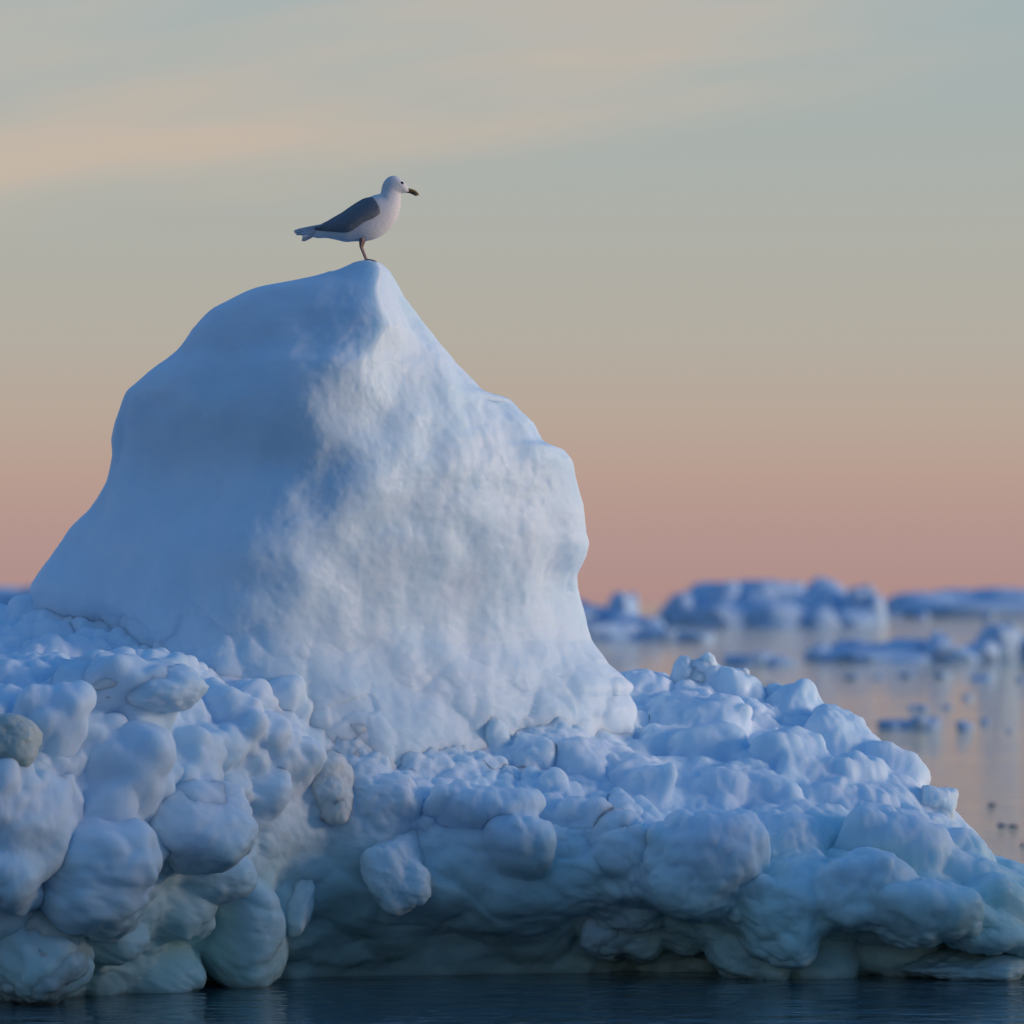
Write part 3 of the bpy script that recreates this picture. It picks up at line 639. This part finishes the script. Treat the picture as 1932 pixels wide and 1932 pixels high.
# legs: knee feathering, tarsus, webbed foot with three toes
def tube(path, radii, n=10):
    V, F = [], []
    for i, p in enumerate(path):
        p = Vector(p); t = (Vector(path[min(i + 1, len(path) - 1)]) - Vector(path[max(i - 1, 0)])).normalized()
        a = t.cross(Vector((0, 1, 0))).normalized(); b_ = t.cross(a)
        for j in range(n):
            th = 2 * math.pi * j / n; V.append(p + (a * math.cos(th) + b_ * math.sin(th)) * radii[i])
    for i in range(len(path) - 1):
        for j in range(n): F.append((i * n + j, i * n + (j + 1) % n, (i + 1) * n + (j + 1) % n, (i + 1) * n + j))
    F += [tuple(range(n)), tuple(reversed(range((len(path) - 1) * n, len(path) * n)))]
    return V, F
gl = gull.location
for side, off in ((-1, 0), (1, 14)):
    lat = side * 0.024
    x_, _, z_ = G(1075 + off, 1270)
    h = T_peak.ray_cast(Vector((gl.x + x_, gl.y + lat, 9)), Vector((0, 0, -1)))[0]; zf = h.z - gl.z + 0.006
    path = [G(1020 + off, 960, lat * 1.1), G(1018 + off, 1010, lat), G(1008 + off, 1060, lat), G(1006 + off, 1090, lat), G(1030 + off, 1155, lat), G(1058 + off, 1225, lat), (x_, lat, zf)]
    V, F = tube(path, [.017, .013, .0085, .0062, .0048, .0050, .0055])
    lg = link('leg', pymesh('leg', V, F), gull, M_LEG)
    V, F = [], []
    toes = []
    for a in (-28, 0, 28):
        ca, sa = math.cos(math.radians(a)), math.sin(math.radians(a)); pts = []
        for s_ in (0, .018, .036, .05):
            tx, ty = x_ + ca * s_, lat + sa * s_
            hh_ = T_peak.ray_cast(Vector((gl.x + tx, gl.y + ty, 9)), Vector((0, 0, -1)))[0]
            pts.append((tx, ty, (hh_.z if hh_ else h.z) - gl.z + 0.004))
        toes.append(pts)
        v_, f_ = tube(pts, [.0055, .0042, .0036, .0018], 8); nb = len(V); V += v_; F += [tuple(i + nb for i in f) for f in f_]
    nb = len(V)
    for pts in toes: V += [Vector(p) for p in pts]
    for a in (0, 1):
        for s_ in range(3): F.append((nb + a * 4 + s_, nb + a * 4 + s_ + 1, nb + (a + 1) * 4 + s_ + 1, nb + (a + 1) * 4 + s_))
    link('webbed_foot', pymesh('webbed_foot', V, F), lg, M_LEG)

# ------------------------------------------------------------------ distant ice
def block(parent, name, px, top, rx, wl, d, k, dep=1.0, tilt=0, mat=ICE_FAR, sub=4, under=1.1, soft=False):
    """a block of floating ice: picture column px, top row, half-width rx, standing in the water at depth d"""
    sc = d / FPX; y = CAMY + d
    ztop = max(P(px, top, y).z, 0.02); ra = rx * sc; hz = ztop * (1 + under) / 2
    V, F = lump_shape(500 + k * 13, sub, planes=10, p=3.0 if soft else 4.0 if name == 'ice_chunk' else (5, 7, 9)[k % 3], rough=0.05 if soft else 0.11, fine=0.0 if soft else 0.03, lo=0.9 if soft else 0.62)
    rot = Matrix.Rotation(random.uniform(0, 6.28), 3, 'Z'); V = V @ np.array(rot).T; V = V / np.abs(V).max(0)
    V = V * np.array([ra, max(ra * dep, hz * 0.8), hz])
    m_ = mesh_np(name, V, F, smooth=True)
    o = link(name, m_, parent, mat); o.location = Vector((P(px, top, y).x, y + ra * dep * .4, ztop - hz)) - (parent.location if parent else Vector((0, 0, 0)))
    o.rotation_euler = (0, math.radians(tilt), 0)
    return o
def far_berg(name, label, cat, wl, blocks, group=None, mat=ICE_FAR, soft=False):
    d = CAMH * FPX / (wl - 1135)
    e = link(name, None); c = sum(b_[0] for b_ in blocks) / len(blocks)
    e.location = (P(c, wl, CAMY + d).x, CAMY + d, 0)
    tag(e, label, cat, group)
    for i, b_ in enumerate(blocks):
        px, top, rx = b_[:3]; dd = b_[3] if len(b_) > 3 else 0
        block(e, 'ice_block', px, top, rx, wl, d + dd, random.randrange(60), dep=b_[4] if len(b_) > 4 else 0.8, tilt=b_[5] if len(b_) > 5 else 0, mat=mat, sub=5, soft=soft)
    return e
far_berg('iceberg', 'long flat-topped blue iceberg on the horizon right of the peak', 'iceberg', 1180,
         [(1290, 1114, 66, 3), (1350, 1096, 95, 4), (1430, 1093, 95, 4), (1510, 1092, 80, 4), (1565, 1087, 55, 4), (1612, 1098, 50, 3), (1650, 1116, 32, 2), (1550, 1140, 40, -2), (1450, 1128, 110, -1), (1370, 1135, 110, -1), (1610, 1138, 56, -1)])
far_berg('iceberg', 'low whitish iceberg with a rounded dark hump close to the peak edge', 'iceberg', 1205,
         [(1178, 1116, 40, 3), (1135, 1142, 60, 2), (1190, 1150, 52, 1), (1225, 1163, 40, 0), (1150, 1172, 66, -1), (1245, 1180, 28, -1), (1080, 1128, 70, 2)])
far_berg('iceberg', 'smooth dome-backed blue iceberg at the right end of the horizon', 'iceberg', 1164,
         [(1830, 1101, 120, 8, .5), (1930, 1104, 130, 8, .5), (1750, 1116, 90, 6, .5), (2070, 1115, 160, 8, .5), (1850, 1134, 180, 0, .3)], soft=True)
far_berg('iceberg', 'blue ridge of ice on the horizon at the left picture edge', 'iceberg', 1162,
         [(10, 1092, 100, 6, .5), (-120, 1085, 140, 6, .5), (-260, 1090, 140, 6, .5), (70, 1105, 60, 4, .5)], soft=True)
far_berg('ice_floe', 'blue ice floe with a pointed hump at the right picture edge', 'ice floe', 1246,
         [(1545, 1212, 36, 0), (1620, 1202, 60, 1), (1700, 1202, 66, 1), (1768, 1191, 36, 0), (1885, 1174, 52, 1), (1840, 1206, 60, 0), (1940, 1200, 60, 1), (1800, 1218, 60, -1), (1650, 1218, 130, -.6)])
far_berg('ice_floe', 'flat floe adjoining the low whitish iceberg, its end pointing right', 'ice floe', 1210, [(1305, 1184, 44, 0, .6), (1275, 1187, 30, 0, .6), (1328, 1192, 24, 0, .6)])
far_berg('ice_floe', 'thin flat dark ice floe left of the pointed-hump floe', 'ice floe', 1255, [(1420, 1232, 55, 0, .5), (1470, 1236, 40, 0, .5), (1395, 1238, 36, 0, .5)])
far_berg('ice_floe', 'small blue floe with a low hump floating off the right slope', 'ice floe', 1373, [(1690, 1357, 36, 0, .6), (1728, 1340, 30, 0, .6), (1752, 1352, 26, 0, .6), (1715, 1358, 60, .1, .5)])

nb = link('iceberg', None); nb.location = (12.5, -4.5, 0)  # unseen iceberg, added only to keep the low sun off the lower front
tag(nb, 'added shade-casting iceberg, unseen beyond the right picture edge', 'iceberg')
for bx_, by_, bz_, rx_, ry_ in ((0, 0.6, 3.15, 1.7, 2.5), (0.3, -2.2, 3.5, 1.8, 2.6), (-.2, 3.1, 2.6, 1.4, 0.9), (0.4, -5.0, 2.4, 1.6, 1.9)):
    V, F = lump_shape(900 + int(by_ * 10) % 97, 5, planes=12, p=8, rough=0.08)
    o = link('ice_block', mesh_np('ice_block', V * np.array([rx_, ry_, bz_]), F), nb, ICE_FAR); o.location = (bx_, by_, 0)

bits = [  # px, top, waterline, half width, label
    (1608, 1266, 1281, 18, 'dark ice chunk below the left end of the pointed-hump floe'),
    (1659, 1261, 1279, 8, 'small upright ice chunk below the pointed-hump floe'),
    (1712, 1262, 1277, 18, 'flat ice chunk below the middle of the pointed-hump floe'),
    (1775, 1260, 1277, 26, 'wide flat ice chunk below the hump of the right floe'),
    (1850, 1266, 1283, 26, 'pale ice chunk below the pointed hump at right'),
    (1928, 1268, 1285, 12, 'dark ice chunk touching the right picture edge under the hump'),
    (1742, 1316, 1338, 15, 'rounded blue ice chunk just behind the small humped floe'),
    (1722, 1322, 1337, 11, 'small ice chunk at the left of the rounded chunk behind the humped floe'),
    (1786, 1321, 1335, 13, 'flat blue ice chunk up right of the small humped floe'),
    (1820, 1347, 1374, 18, 'dark blue ice block right of the small humped floe'),
    (1858, 1340, 1364, 12, 'faint grey ice chunk farther right of the dark blue block'),
    (1822, 1303, 1317, 16, 'grey ice chunk floating midway between the two right floes'),
    (1500, 1288, 1298, 14, 'leftmost grey ice fragment behind the right slope crest'),
    (1460, 1284, 1295, 16, 'grey ice fragment close to the pointed knobs of the slope'),
    (1536, 1286, 1296, 12, 'small grey ice fragment off the right slope crest'),
    (1905, 1368, 1380, 8, 'tiny grey ice fragment near the right edge level with the humped floe'),
    (1606, 1365, 1372, 8, 'tiny ice fragment left of the small humped floe'),
    (1718, 1437, 1446, 8, 'tiny brownish ice fragment below the small humped floe'),
    (1871, 1507, 1519, 11, 'dark brown ice fragment alone off the right slope'),
    (1892, 1547, 1558, 11, 'left one of two dark brown ice fragments at the right'),
    (1914, 1549, 1559, 12, 'right one of two dark brown ice fragments at the right'),
    (1930, 1585, 1594, 6, 'dark ice fragment at the right edge below the dark pair'),
    (1480, 1168, 1176, 12, 'small white ice bit in front of the long flat-topped iceberg'),
    (1690, 1155, 1168, 16, 'small pale ice bit between the two far icebergs'),
    (1740, 1152, 1168, 14, 'small pale ice bit in front of the dome-backed iceberg'),
    (1860, 1152, 1169, 18, 'pale ice bit in front of the dome-backed iceberg near the right edge'),
]
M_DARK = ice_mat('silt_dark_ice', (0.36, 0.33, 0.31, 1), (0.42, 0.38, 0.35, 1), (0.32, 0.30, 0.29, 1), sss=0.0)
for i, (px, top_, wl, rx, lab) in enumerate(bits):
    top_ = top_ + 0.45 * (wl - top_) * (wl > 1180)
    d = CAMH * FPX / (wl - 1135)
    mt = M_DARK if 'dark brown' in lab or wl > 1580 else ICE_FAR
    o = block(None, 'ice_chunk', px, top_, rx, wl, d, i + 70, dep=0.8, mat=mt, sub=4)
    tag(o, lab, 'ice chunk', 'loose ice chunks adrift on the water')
